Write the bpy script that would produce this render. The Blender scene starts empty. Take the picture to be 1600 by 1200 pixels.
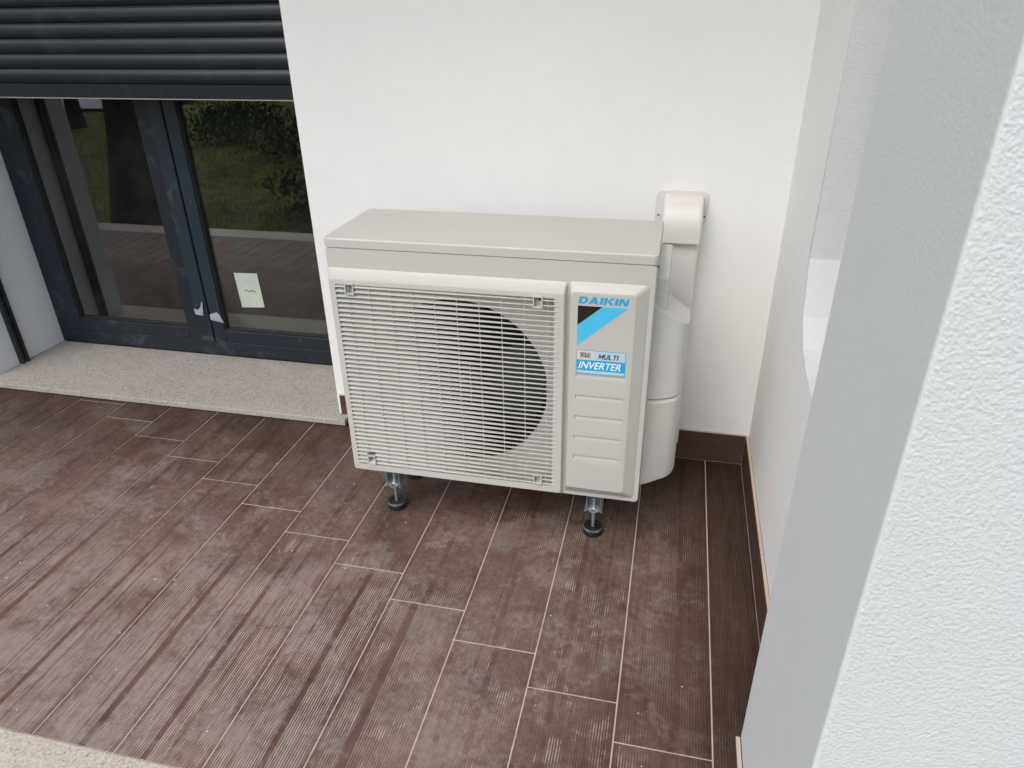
import bpy, bmesh, math, random
from mathutils import Vector, Matrix, Euler
random.seed(7)
S = bpy.context.scene
COL = S.collection
R = math.radians

# ------------------------------------------------------------------ camera
cam_d = bpy.data.cameras.new('camera'); cam = bpy.data.objects.new('camera', cam_d); COL.objects.link(cam)
cam.location = (-.3151, -2.2324, 1.4501); cam.rotation_euler = (1.0842, .0141, .222)
cam_d.sensor_width = 36; cam_d.lens = 1108.2/1600*36; cam_d.clip_start = .02; cam_d.clip_end = 1000
cam_d.dof.use_dof = True; cam_d.dof.focus_distance = 1.95; cam_d.dof.aperture_fstop = 8.5   # a phone's 3 mm wide lens opening
S.camera = cam
# ------------------------------------------------------------------ world + sun
SUN_EL, SUN_AZ = R(54), R(205)          # azimuth clockwise from +Y
w = bpy.data.worlds.new('World'); S.world = w; w.use_nodes = True
wn = w.node_tree.nodes; wl = w.node_tree.links
bg = wn['Background']; sky = wn.new('ShaderNodeTexSky'); sky.sky_type = 'NISHITA'; sky.sun_disc = False
sky.sun_elevation = SUN_EL; sky.sun_rotation = SUN_AZ; sky.dust_density = 4; sky.air_density = 1.0
hs = wn.new('ShaderNodeHueSaturation'); hs.inputs['Saturation'].default_value = .85
wl.new(sky.outputs[0], hs.inputs['Color']); wl.new(hs.outputs[0], bg.inputs[0]); bg.inputs[1].default_value = .15
sd = bpy.data.lights.new('sun', 'SUN'); sd.energy = .6; sd.angle = R(60); sd.color = (1, 1, 1)
sun = bpy.data.objects.new('sun', sd); COL.objects.link(sun)
dv = Vector((math.sin(SUN_AZ)*math.cos(SUN_EL), math.cos(SUN_AZ)*math.cos(SUN_EL), math.sin(SUN_EL)))
sun.rotation_euler = dv.to_track_quat('Z', 'Y').to_euler(); sun.location = (-3, -8, 9)
S.view_settings.view_transform = 'Standard'; S.view_settings.look = 'None'
S.view_settings.gamma = 1; S.view_settings.use_curve_mapping = False
S.view_settings.exposure = .70
S.render.engine = 'CYCLES'
S.cycles.max_bounces = 10; S.cycles.diffuse_bounces = 6

# ------------------------------------------------------------------ materials
class NT:
    def __init__(s, name):
        s.m = bpy.data.materials.new(name); s.m.use_nodes = True
        s.n = s.m.node_tree.nodes; s.l = s.m.node_tree.links; s.b = s.n['Principled BSDF']
        s.out = s.n['Material Output']
    def new(s, t, **k):
        n = s.n.new(t)
        for a, v in k.items(): setattr(n, a, v)
        return n
    def put(s, sock, v):
        if isinstance(v, bpy.types.NodeSocket): s.l.new(v, sock)
        elif isinstance(v, tuple) and len(v) == 3 and sock.type == 'RGBA': sock.default_value = v+(1,)
        else: sock.default_value = v
    def math(s, op, a, b=0., c=0.):
        n = s.new('ShaderNodeMath', operation=op)
        for i, v in enumerate((a, b, c)): s.put(n.inputs[i], v)
        return n.outputs[0]
    def mix(s, f, a, b):
        n = s.new('ShaderNodeMix', data_type='RGBA'); s.put(n.inputs[0], f); s.put(n.inputs[6], a); s.put(n.inputs[7], b); return n.outputs[2]
    def ramp(s, f, *st):
        n = s.new('ShaderNodeValToRGB'); e = n.color_ramp.elements
        while len(e) < len(st): e.new(.5)
        for i, (p, c) in enumerate(st):
            e[i].position = p; e[i].color = (c, c, c, 1) if not isinstance(c, tuple) else c+(1,)
        s.put(n.inputs[0], f); return n.outputs[0]
    def coord(s, world=False, scale=(1, 1, 1)):
        if world: v = s.new('ShaderNodeNewGeometry').outputs['Position']
        else: v = s.new('ShaderNodeTexCoord').outputs['Object']
        if scale != (1, 1, 1):
            m = s.new('ShaderNodeMapping'); m.inputs['Scale'].default_value = scale; s.l.new(v, m.inputs[0]); v = m.outputs[0]
        return v
    def noise(s, v, sc, det=4., rough=.55, dist=0.):
        n = s.new('ShaderNodeTexNoise'); s.l.new(v, n.inputs['Vector']); n.inputs['Scale'].default_value = sc
        n.inputs['Detail'].default_value = det; n.inputs['Roughness'].default_value = rough; n.inputs['Distortion'].default_value = dist
        return n.outputs[0]
    def voro(s, v, sc, feature='F1'):
        n = s.new('ShaderNodeTexVoronoi', feature=feature); s.l.new(v, n.inputs['Vector']); n.inputs['Scale'].default_value = sc; return n
    def bump(s, h, st, d=.001):
        n = s.new('ShaderNodeBump'); n.inputs['Strength'].default_value = st; n.inputs['Distance'].default_value = d
        s.put(n.inputs['Height'], h); s.l.new(n.outputs[0], s.b.inputs['Normal'])
    def set(s, col=None, rough=None, metal=None, spec=None):
        if col is not None: s.put(s.b.inputs['Base Color'], col)
        if rough is not None: s.put(s.b.inputs['Roughness'], rough)
        if metal is not None: s.b.inputs['Metallic'].default_value = metal
        if spec is not None: s.b.inputs['Specular IOR Level'].default_value = spec
        return s

def mat_plain(name, col, rough=.5, metal=0, var=.06, sc=6, spec=.5, bump=0, bsc=300):
    t = NT(name); v = t.coord(True)
    f = t.noise(v, sc, 5)
    c2 = tuple(x*(1-var*2) for x in col)
    t.set(t.mix(t.ramp(f, (.35, 0.), (.7, 1.)), col, c2), None, metal, spec)
    t.put(t.b.inputs['Roughness'], t.math('MULTIPLY_ADD', t.noise(v, sc*3, 3), .2, rough-.1))
    if bump: t.bump(t.noise(v, bsc, 3), bump, .001)
    return t.m

def mat_plaster(name, col, fine, coarse, st, dist, smudge=.03):
    t = NT(name); v = t.coord(True)
    big = t.noise(v, 1.6, 4); mid = t.noise(v, 14, 5)
    dirt = t.ramp(mid, (.45, 0.), (.75, 1.))
    c = t.mix(t.ramp(big, (.35, 0.), (.7, 1.)), col, tuple(x*(1-smudge) for x in col))
    c = t.mix(t.math('MULTIPLY', dirt, .35), c, tuple(x*(1-2.2*smudge) for x in col))
    t.set(c, .85, 0, .25)
    h = t.math('ADD', t.noise(v, fine, 2, .5), t.math('MULTIPLY', t.noise(v, coarse, 2, .5), 1.5))
    t.bump(h, st, dist)
    return t.m

M = {}
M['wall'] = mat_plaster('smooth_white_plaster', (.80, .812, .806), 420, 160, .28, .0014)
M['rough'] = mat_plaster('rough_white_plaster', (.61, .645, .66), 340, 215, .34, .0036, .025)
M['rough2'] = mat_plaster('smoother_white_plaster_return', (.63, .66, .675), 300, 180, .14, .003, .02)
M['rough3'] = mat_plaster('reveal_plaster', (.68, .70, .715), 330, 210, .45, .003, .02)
M['edge'] = mat_plain('raw_plaster', (.78, .76, .72), .9)

def mat_granite(name, base, dark, yel):
    t = NT(name); v = t.coord(True)
    a = t.noise(v, 150, 3, .75); b = t.noise(v, 85, 4, .6); c = t.voro(v, 240)
    col = t.mix(t.ramp(a, (.40, 0.), (.60, 1.)), tuple(x*.66 for x in base), base)
    col = t.mix(t.ramp(b, (.57, 0.), (.66, 1.)), col, yel)
    col = t.mix(t.ramp(c.outputs['Color'], (.11, 1.), (.2, 0.)), col, dark)
    smear = t.ramp(t.noise(v, 5, 6, .6, 1.), (.45, 0.), (.7, .4))
    col = t.mix(smear, col, tuple(x*1.02 for x in base))
    t.set(col, .75, 0, .3); t.bump(a, .3, .001); return t.m
M['sill'] = mat_granite('pale_granite', (.44, .415, .38), (.15, .135, .12), (.36, .33, .29))
M['border'] = mat_granite('beige_granite', (.50, .465, .41), (.24, .21, .18), (.42, .37, .30))

def mat_tile(name, L, skirt=False):
    t = NT(name); o = t.coord(); P = t.coord(True)
    so = t.new('ShaderNodeSeparateXYZ'); t.l.new(o, so.inputs[0])
    rnd = t.new('ShaderNodeObjectInfo').outputs['Random']
    x = so.outputs[0]
    sh = t.new('ShaderNodeVectorMath', operation='ADD'); t.l.new(P, sh.inputs[0])
    cb = t.new('ShaderNodeCombineXYZ'); t.put(cb.inputs[0], t.math('MULTIPLY', rnd, 7.)); t.l.new(cb.outputs[0], sh.inputs[1])
    def st(sc):
        m = t.new('ShaderNodeMapping'); m.inputs['Scale'].default_value = sc; t.l.new(sh.outputs[0], m.inputs[0]); return m.outputs[0]
    if skirt:
        g = t.noise(st((3, 3, 90)), 1, 4)
        t.set(t.mix(g, (.052, .030, .024), (.092, .055, .042)), .5, 0, .4); t.bump(g, .3, .001); return t.m
    grain = t.noise(st((70, 3.2, 1)), 1, 5, .6)
    wood = t.mix(t.ramp(grain, (.3, 0.), (.7, 1.)), (.019, .0105, .0072), (.045, .025, .018))
    tone = t.ramp(rnd, (0., .84), (1., 1.14))
    mm = t.new('ShaderNodeMix', data_type='RGBA', blend_type='MULTIPLY'); mm.inputs[0].default_value = 1
    t.put(mm.inputs[6], wood); t.put(mm.inputs[7], tone); wood = mm.outputs[2]
    # fine ribs running along the board, interrupted by smooth bands
    rib = t.math('SINE', t.math('MULTIPLY', x, 2*math.pi/.0062))
    rib01 = t.math('MULTIPLY_ADD', rib, .5, .5)
    bc = t.math('MULTIPLY_ADD', rnd, .09, .055)
    warp = t.math('MULTIPLY_ADD', t.noise(st((1, 4, 1)), 1.5, 2), .006, -.003)
    xb = t.math('ADD', x, warp)
    d1 = t.math('ABSOLUTE', t.math('SUBTRACT', xb, bc))
    band = t.ramp(t.math('MULTIPLY', d1, 20.), (.13, 0.), (.19, 1.))
    rnd2 = t.math('FRACT', t.math('MULTIPLY', rnd, 13.7))
    d1b = t.math('ABSOLUTE', t.math('SUBTRACT', xb, t.math('MULTIPLY_ADD', rnd2, .12, .035)))
    band2 = t.ramp(t.math('MULTIPLY', d1b, 20.), (.04, .25), (.08, 1.))
    d2 = t.math('ABSOLUTE', t.math('SUBTRACT', x, .107))
    edge = t.ramp(t.math('MULTIPLY', d2, 8.), (.77, 1.), (.80, 0.))
    ribmask = t.math('MULTIPLY', t.math('MULTIPLY', band, band2), edge)
    # dirt: trodden plaster dust in broad ragged patches, smears, and streaks caught in the ribs
    sp_ = t.new('ShaderNodeSeparateXYZ'); t.l.new(P, sp_.inputs[0])
    mx = t.ramp(t.math('MULTIPLY', sp_.outputs[0], -.5), (0., .04), (.055, .16), (.13, .70), (.35, 1.))
    my = t.ramp(t.math('MULTIPLY', sp_.outputs[1], -1.), (.05, .22), (.42, .55), (.72, 1.))  # less dust near the wall; also paints in shade under the unit
    wear_shade = t.math('MULTIPLY', mx, my)
    n1 = t.noise(P, 1.7, 5, .6, .6)
    n2 = t.noise(P, 7, 10, .74, .8)
    n3 = t.noise(P, 55, 5, .7, .6)
    # plaster slurry wiped into the ribs over the boards by the door side of the porch edge
    wob = t.math('MULTIPLY_ADD', t.noise(P, 3.2, 7, .7, .8), .9, -.45)
    zy = t.math('MULTIPLY_ADD', sp_.outputs[1], -3.2, -2.35)
    zx = t.math('MULTIPLY_ADD', sp_.outputs[0], -1.8, -1.35)
    zone = t.ramp(t.math('ADD', t.math('MINIMUM', zy, zx), wob), (0., 0.), (.55, 1.))
    raw = t.math('ADD', t.math('MULTIPLY', n1, .40), t.math('ADD', t.math('MULTIPLY', n2, .46), t.math('MULTIPLY', n3, .16)))
    dust = t.math('MULTIPLY', t.ramp(raw, (.40, .06), (.48, .30), (.54, .70), (.64, 1.)), wear_shade)
    bandonly = t.math('MAXIMUM', t.math('MULTIPLY', band, band2), t.math('MULTIPLY_ADD', zone, -.75, .80))
    haze = t.math('MULTIPLY', dust, t.math('MULTIPLY_ADD', bandonly, .42, .22))
    mott = t.ramp(n3, (.38, .72), (.62, 1.25))
    haze = t.math('MULTIPLY', haze, mott)
    streak = t.ramp(t.noise(P, 13, 8, .75, .8), (.36, .15), (.52, 1.))
    fine = t.ramp(t.noise(st((160, 9, 1)), 1, 4, .7), (.36, .25), (.60, 1.))
    rl = t.ramp(rib01, (.50, 0.), (.84, 1.))
    ribd = t.math('MULTIPLY', t.math('MULTIPLY', rl, ribmask), t.math('MULTIPLY', streak, fine))
    patchy = t.math('MULTIPLY', t.ramp(t.noise(P, 5.5, 7, .75, .9), (.54, 0.), (.60, .75)), wear_shade)
    ribd = t.math('MULTIPLY', ribd, t.math('MAXIMUM', t.math('MULTIPLY_ADD', dust, .22, .06), t.math('MAXIMUM', t.math('MULTIPLY', zone, .72), patchy)))
    sp = t.ramp(t.noise(P, 62, 7, .85, 2.2), (.64, 0.), (.72, .75))
    smear = t.math('MULTIPLY', t.math('MULTIPLY', t.ramp(t.noise(P, 4.6, 9, .74, .35), (.53, 0.), (.57, .32), (.68, .50)), wear_shade), mott)
    sp = t.math('MULTIPLY', t.math('MULTIPLY', sp, wear_shade), t.ramp(n2, (.46, 0.), (.58, 1.)))
    film = t.math('MULTIPLY', t.math('MULTIPLY', wear_shade, t.ramp(t.noise(P, 4.3, 6, .65, .4), (.36, .35), (.60, .95))), t.ramp(grain, (.3, .75), (.7, 1.)))
    col = t.mix(film, wood, (.138, .075, .053))
    col = t.mix(t.math('MULTIPLY', haze, .80), col, (.235, .196, .186))
    col = t.mix(t.math('MINIMUM', ribd, .85), col, (.52, .47, .445))
    col = t.mix(smear, col, (.25, .215, .205))
    col = t.mix(sp, col, (.46, .41, .39))
    t.set(col, None, 0, .12)
    t.put(t.b.inputs['Roughness'], t.math('MULTIPLY_ADD', dust, .22, .55))
    h = t.math('ADD', t.math('MULTIPLY', t.math('MULTIPLY', rib01, ribmask), 1.), t.math('MULTIPLY', grain, .5))
    t.bump(h, .35, .0007)
    return t.m
M['tile'] = mat_tile('ribbed_wood_look_tile', 1.23)
M['skirt'] = mat_tile('wood_look_skirting_tile', 1, True)
M['bisque'] = mat_plain('tile_biscuit_edge', (.50, .42, .36), .8)
M['grout'] = mat_plain('grout', (.50, .43, .39), .9, var=.12, sc=20)

def mat_metal_dust(name, col, rough, dusty):
    t = NT(name); v = t.coord(True)
    d = t.math('MULTIPLY', t.ramp(t.noise(v, 9, 7, .7, .8), (.55, 0.), (.78, 1.)), dusty)
    fl = t.ramp(t.noise(v, 60, 4, .7), (.68, 0.), (.76, .6))
    c = t.mix(t.math('MAXIMUM', d, t.math('MULTIPLY', fl, dusty)), col, (.22, .23, .25))
    t.set(c, rough, 0, .5); t.bump(t.noise(v, 500, 2), .08, .0004); return t.m
M['alu'] = mat_metal_dust('anthracite_window_profile', (.0075, .0125, .021), .42, .30)
M['film'] = mat_metal_dust('blue_protective_film', (.013, .026, .040), .38, .45)
M['filmtorn'] = mat_plain('torn_pale_film', (.38, .46, .50), .5, var=.2, sc=60)
M['gasket'] = mat_plain('black_gasket', (.008, .008, .009), .6)
M['shutter'] = mat_metal_dust('dark_shutter_paint', (.006, .0105, .0185), .32, .10)
M['lip'] = mat_plain('bare_aluminium_lip', (.42, .40, .37), .4, .3)
M['rail'] = mat_metal_dust('guide_rail_paint', (.016, .020, .022), .4, .2)
M['ac'] = mat_plain('warm_white_casing', (.485, .487, .455), .42, var=.02, sc=3, spec=.4, bump=.05, bsc=900)
M['acgr'] = mat_plain('warm_white_grille_plastic', (.485, .487, .455), .45, var=.02, spec=.4)
M['accover'] = mat_plain('white_side_cover_plastic', (.63, .625, .592), .42, var=.02, spec=.4)
M['duct'] = mat_plain('ivory_duct_plastic', (.67, .66, .63), .32, var=.02, spec=.5)
M['duct2'] = mat_plain('duct_channel_plastic', (.68, .68, .65), .35, var=.02, spec=.5)
M['dark'] = mat_plain('fan_housing_black', (.010, .010, .010), .7)
M['fan'] = mat_plain('fan_blade_plastic', (.013, .0135, .016), .45)
M['coil'] = mat_plain('coil_dark', (.03, .03, .03), .5, .5)
M['zinc'] = NT('zinc_plated_steel'); _t = M['zinc']; _v = _t.coord(True)
_t.set(_t.mix(_t.noise(_v, 90, 4), (.36, .42, .46), (.66, .71, .73)), .34, .75); M['zinc'] = _t.m
M['rubber'] = mat_plain('black_rubber', (.012, .013, .015), .55, var=.3, sc=40)
M['rubdust'] = mat_plain('dusty_rubber_rim', (.16, .17, .18), .8, var=.3, sc=80)
M['screw'] = mat_plain('grey_screw', (.20, .19, .18), .4, .7)
M['blue'] = mat_plain('logo_blue', (.012, .36, .66), .4, var=.02)
M['cyan'] = mat_plain('logo_light_blue', (.06, .50, .78), .4, var=.02)
M['black'] = mat_plain('logo_black', (.012, .010, .012), .4)
M['lblue'] = mat_plain('label_pale_blue', (.42, .60, .68), .35, var=.02)
M['lgrey'] = mat_plain('label_pale_grey', (.62, .60, .55), .35, var=.02)
M['lwhite'] = mat_plain('label_white', (.85, .88, .90), .35, var=.01)
M['sticker'] = mat_plain('pale_green_paper', (.50, .58, .48), .7, var=.06, sc=20)
M['pencil'] = mat_plain('pencil_mark', (.10, .13, .10), .7)
M['room'] = mat_plain('dim_room_wall', (.16, .16, .16), .9)
M['roomf'] = mat_plain('dim_room_floor', (.10, .09, .085), .6)

t = NT('window_glass'); v = t.coord(True)          # double glazing: reflective, lightly tinted
tr = t.new('ShaderNodeBsdfTransparent'); tr.inputs[0].default_value = (.62, .64, .62, 1)
gl = t.new('ShaderNodeBsdfGlossy'); gl.inputs['Roughness'].default_value = .003; gl.inputs[0].default_value = (.92, .95, .95, 1)
fr = t.new('ShaderNodeFresnel'); fr.inputs[0].default_value = 1.5
ms = t.new('ShaderNodeMixShader'); t.put(ms.inputs[0], t.math('MINIMUM', t.math('MULTIPLY', fr.outputs[0], 3.2), 1.))
t.l.new(tr.outputs[0], ms.inputs[1]); t.l.new(gl.outputs[0], ms.inputs[2])
df = t.new('ShaderNodeBsdfDiffuse'); df.inputs[0].default_value = (.4, .38, .36, 1)
m2 = t.new('ShaderNodeMixShader'); t.put(m2.inputs[0], t.math('MULTIPLY_ADD', t.ramp(t.noise(v, 6, 6, .7), (.4, 0.), (.8, 1.)), .035, .012))
t.l.new(ms.outputs[0], m2.inputs[1]); t.l.new(df.outputs[0], m2.inputs[2]); t.l.new(m2.outputs[0], t.out.inputs[0])
M['glass'] = t.m

def mat_grass():
    t = NT('grass_ground'); v = t.coord(True)
    a = t.noise(v, .9, 6, .65); b = t.noise(v, 7, 6, .75); c = t.noise(v, 60, 4, .7)
    col = t.mix(t.ramp(b, (.35, 0.), (.65, 1.)), (.045, .065, .012), (.30, .36, .05))
    col = t.mix(t.ramp(a, (.52, 0.), (.68, 1.)), col, (.085, .065, .035))
    col = t.mix(t.ramp(c, (.4, .45), (.6, 0.)), col, (.012, .02, .006))
    t.set(col, .9, 0, .2); t.bump(t.math('ADD', b, c), 1., .05); return t.m
M['grass'] = mat_grass()
M['blade'] = mat_plain('grass_blades', (.17, .25, .035), .7, var=.3, sc=3)
M['bush'] = mat_plain('dark_shrub_leaves', (.030, .055, .018), .7, var=.3, sc=4)
M['bark'] = mat_plain('dark_bark', (.050, .042, .036), .95, var=.3, sc=18, bump=1., bsc=40)
M['gravel'] = mat_plain('pale_gravel', (.48, .47, .50), .9, var=.2, sc=30)
M['debris'] = mat_plain('plaster_crumbs', (.55, .52, .48), .9)

# ------------------------------------------------------------------ helpers
WL = {}                                              # world origin of each object (all parents are unrotated)
def wloc(o): return WL.get(o.name, Vector((0, 0, 0)))
def empty(name, loc, label, cat, group=None, kind=None):
    o = bpy.data.objects.new(name, None); COL.objects.link(o); o.location = loc; o.empty_display_size = .1
    WL[o.name] = Vector(loc); o['label'] = label; o['category'] = cat
    if group: o['group'] = group
    if kind: o['kind'] = kind
    return o
def obj(name, bm, mat, parent=None, origin=None, label=None, cat=None, kind=None, group=None, smooth=False, recalc=True):
    """mesh built in world coordinates -> object with its own origin"""
    if recalc: bmesh.ops.recalc_face_normals(bm, faces=bm.faces)
    vs = [v.co for v in bm.verts]
    if origin is None:
        origin = Vector(((min(v.x for v in vs)+max(v.x for v in vs))/2, (min(v.y for v in vs)+max(v.y for v in vs))/2, min(v.z for v in vs)))
    origin = Vector(origin)
    bmesh.ops.translate(bm, verts=bm.verts, vec=-origin)
    me = bpy.data.meshes.new(name); bm.to_mesh(me); bm.free(); me.materials.append(mat)
    if smooth:
        for p in me.polygons: p.use_smooth = True
        try: me.set_sharp_from_angle(angle=R(38))
        except Exception: pass
    o = bpy.data.objects.new(name, me); COL.objects.link(o); WL[o.name] = origin
    if smooth and name in ('casing', 'lid', 'fan_grille', 'service_panel', 'side_cover', 'valve_cover', 'outlet_hood', 'fan_shroud'):
        wm = o.modifiers.new('weighted', 'WEIGHTED_NORMAL'); wm.keep_sharp = True; wm.weight = 60
    if parent is not None: o.parent = parent; o.location = origin-wloc(parent)
    else: o.location = origin
    for k, v_ in (('label', label), ('category', cat), ('kind', kind), ('group', group)):
        if v_: o[k] = v_
    return o
def dup(o, parent, off):
    c = o.copy(); COL.objects.link(c); c.parent = parent; WL[c.name] = wloc(o)+Vector(off); c.location = WL[c.name]-wloc(parent)
    return c
def box(bm, x0, x1, y0, y1, z0, z1, bev=0, seg=2):
    r = bmesh.ops.create_cube(bm, size=1)
    for v in r['verts']:
        v.co = Vector(((x0+x1)/2+v.co.x*(x1-x0), (y0+y1)/2+v.co.y*(y1-y0), (z0+z1)/2+v.co.z*(z1-z0)))
    if bev:
        es = {e for v in r['verts'] for e in v.link_edges}
        bmesh.ops.bevel(bm, geom=list(es), offset=bev, segments=seg, profile=.5, affect='EDGES')
    return bm
def B(*a, **k): return box(bmesh.new(), *a, **k)
def loft(bm, rings, cap0=True, cap1=True, closed=True):
    vv = [[bm.verts.new(p) for p in r] for r in rings]
    n = len(vv[0])
    for a, b in zip(vv, vv[1:]):
        for i in range(n if closed else n-1):
            j = (i+1) % n; bm.faces.new((a[i], a[j], b[j], b[i]))
    if cap0: bm.faces.new(vv[0][::-1])
    if cap1: bm.faces.new(vv[-1])
    return bm
def rrect(x0, x1, z0, z1, r, y, n=4):
    pts = []
    for cx, cz, a0 in ((x1-r, z1-r, 0), (x0+r, z1-r, 90), (x0+r, z0+r, 180), (x1-r, z0+r, 270)):
        for i in range(n+1):
            a = R(a0+90*i/n); pts.append((cx+r*math.cos(a), y, cz+r*math.sin(a)))
    return pts
def circ(cx, cz, r, y, n=48):
    return [(cx+r*math.cos(2*math.pi*i/n), y, cz+r*math.sin(2*math.pi*i/n)) for i in range(n)]
def circz(cx, cy, r, z, n=20):
    return [(cx+r*math.cos(2*math.pi*i/n), cy+r*math.sin(2*math.pi*i/n), z) for i in range(n)]
def extr_x(bm, prof, x0, x1):                        # profile in (y,z)
    return loft(bm, [[(x0, y, z) for y, z in prof], [(x1, y, z) for y, z in prof]])
def extr_z(bm, prof, z0, z1):
    return loft(bm, [[(x, y, z0) for x, y in prof], [(x, y, z1) for x, y in prof]])

# ------------------------------------------------------------------ ground outside
GZ = -.24
bm = bmesh.new()
def gh(x, y):
    d = max(0, -y-2.2)
    return GZ + .03*math.sin(x*1.3+y*.7) + .05*math.sin(x*.45-y*.9)*min(1, d/3) + min(d, 14)*.012
xs = [-120, -60, -30]+[-20+i*.7 for i in range(43)]+[14, 25, 50, 120]
ys = [-120, -60, -30]+[-18+i*.6 for i in range(27)]+[-1.63, 20, 60, 120]
g = [[bm.verts.new((x, y, gh(x, y) if y < -1.7 else GZ-.05)) for x in xs] for y in ys]
for j in range(len(ys)-1):
    for i in range(len(xs)-1): bm.faces.new((g[j][i], g[j][i+1], g[j+1][i+1], g[j+1][i]))
obj('lawn_ground', bm, M['grass'], origin=(0, 0, 0), kind='structure', smooth=True)
# pale gravel drive across the garden
bm = bmesh.new(); pr = []
for i in range(8):
    x = -17.4+i*1.0; pr.append(((x, -8.6-.12*i-.4*math.sin(i), 0), (x, -12.2-.1*i, 0)))
va = [[bm.verts.new((p[0], p[1], gh(p[0], p[1])+.06)) for p in q] for q in pr]
for a, b in zip(va, va[1:]): bm.faces.new((a[0], a[1], b[1], b[0]))
obj('gravel_drive', bm, M['gravel'], kind='structure')
# grass tufts
rr = random.Random(3); vs = []; fs = []
for k in range(16000):
    y = -1.75-7.5*rr.random()**1.5; x = -12+14*rr.random()
    z = gh(x, y)-.01; a = rr.random()*6.28; h = .03+.07*rr.random(); wd = .004+.004*rr.random()
    dx, dy = math.cos(a)*wd, math.sin(a)*wd; lx, ly = rr.gauss(0, .02), rr.gauss(0, .02)
    n = len(vs); vs += [(x-dx, y-dy, z), (x+dx, y+dy, z), (x+lx, y+ly, z+h)]; fs.append((n, n+1, n+2))
me = bpy.data.meshes.new('grass_blades'); me.from_pydata(vs, [], fs); me.materials.append(M['blade'])
o = bpy.data.objects.new('grass', me); COL.objects.link(o); o['kind'] = 'stuff'; o['label'] = 'short grass growing on the lawn outside the porch'; o['category'] = 'grass'
# bare tree and shrubs standing outside (seen mirrored in the glass)
def limb(bm, pts, rad, n=10):
    rings = []
    for i, p in enumerate(pts):
        p = Vector(p); d = (Vector(pts[min(i+1, len(pts)-1)])-Vector(pts[max(i-1, 0)])).normalized()
        q = d.to_track_quat('Z', 'Y'); r = rad[i]
        rings.append([tuple(p+q@Vector((math.cos(2*math.pi*k/n), math.sin(2*math.pi*k/n), 0))*r*(1+.06*math.sin(3*k+i))) for k in range(n)])
    loft(bm, rings)
def tree(x, y, r, h, seed, label, lean=0.):
    q = random.Random(seed); z0 = gh(x, y)-.05
    root = empty('bare_tree', (x, y, z0), label, 'tree')
    bm = bmesh.new(); pts = []; rad = []
    for i in range(9):
        f = i/8; pts.append((x+q.gauss(0, .03)*(i > 1)+lean*min(1, f/.19)+.1*f, y+q.gauss(0, .04)*(i > 1), z0+h*f)); rad.append(r*(1.18-.12*min(i, 1)-.45*f) if i else r*1.35)
    limb(bm, pts, rad, 14); obj('trunk', bm, M['bark'], root, smooth=True)
    cm = bmesh.new()
    def grow(p, d, L, rd, lv):
        ps = [p]; rs = [rd]
        for i in range(4):
            d = (d+Vector((q.gauss(0, .18), q.gauss(0, .18), q.gauss(.03, .12)))).normalized(); ps.append(ps[-1]+d*L/4); rs.append(rd*(1-.17*(i+1)))
        limb(cm, ps, rs, 5 if lv else 7)
        if lv < 3:
            for k in range(4 if lv < 2 else 3):
                b = ps[1+k % 4]; dd = (d+Vector((q.gauss(0, .7), q.gauss(0, .7), q.gauss(.2, .5)))).normalized(); grow(b, dd, L*.62, rd*.45, lv+1)
    for k in range(7):
        b = Vector(pts[3+k % 6]); a = q.random()*6.28
        grow(b, Vector((math.cos(a), math.sin(a), .5)).normalized(), h*.42, r*.33, 0)
    obj('crown', cm, M['bark'], root, smooth=True)
tree(-5.20, -2.62, .200, 5.2, 5, 'bare tree with a thick dark trunk on the lawn just outside the porch', .10)
tree(-9.6, -6.9, .10, 4.2, 8, 'thin bare tree beside the pale gravel drive')
def shrub(x, y, r, h, seed, label):
    q = random.Random(seed); vs = []; fs = []; z0 = gh(x, y)
    cl = [(q.gauss(0, .42), q.gauss(0, .42), q.random()) for _ in range(26)]
    for k in range(2600):
        c = q.choice(cl); u = Vector((q.gauss(0, .17), q.gauss(0, .17), q.gauss(0, .13)))
        p = Vector((x+(c[0]+u.x)*r, y+(c[1]+u.y)*r, z0+max(.02, (c[2]*.8+.12+u.z)*h)))
        e = Euler((q.random()*3, q.random()*3, q.random()*6)).to_matrix(); s_ = .018+.022*q.random(); n = len(vs)
        for a, b in ((-1, 0), (0, -.5), (1, 0), (0, .5)): vs.append(tuple(p+e@Vector((a*s_, b*s_, 0))))
        fs.append((n, n+1, n+2, n+3))
    me = bpy.data.meshes.new('shrub'); me.from_pydata(vs, [], fs); me.materials.append(M['bush'])
    me.transform(Matrix.Translation((-x, -y, -z0)))
    o = bpy.data.objects.new('shrub', me); COL.objects.link(o); o.location = (x, y, z0); o['label'] = label; o['category'] = 'shrub'
    sm = bmesh.new()
    for k in range(5):
        a = k*1.3; limb(sm, [(x, y, z0-.03), (x+math.cos(a)*r*.3, y+math.sin(a)*r*.3, z0+h*.4), (x+math.cos(a)*r*.5, y+math.sin(a)*r*.5, z0+h*.8)], [.02, .013, .006], 6)
    WL[o.name] = Vector((x, y, z0)); obj('stem', sm, M['bark'], o)
shrub(-3.3, -3.1, .75, .42, 1, 'low dark green shrub on the lawn nearest the porch edge')
shrub(-4.9, -5.4, .9, .6, 2, 'wide dark shrub on the lawn behind the thick tree trunk')
shrub(-6.6, -6.4, .8, .8, 4, 'tall dark shrub farthest out on the lawn')

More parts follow.
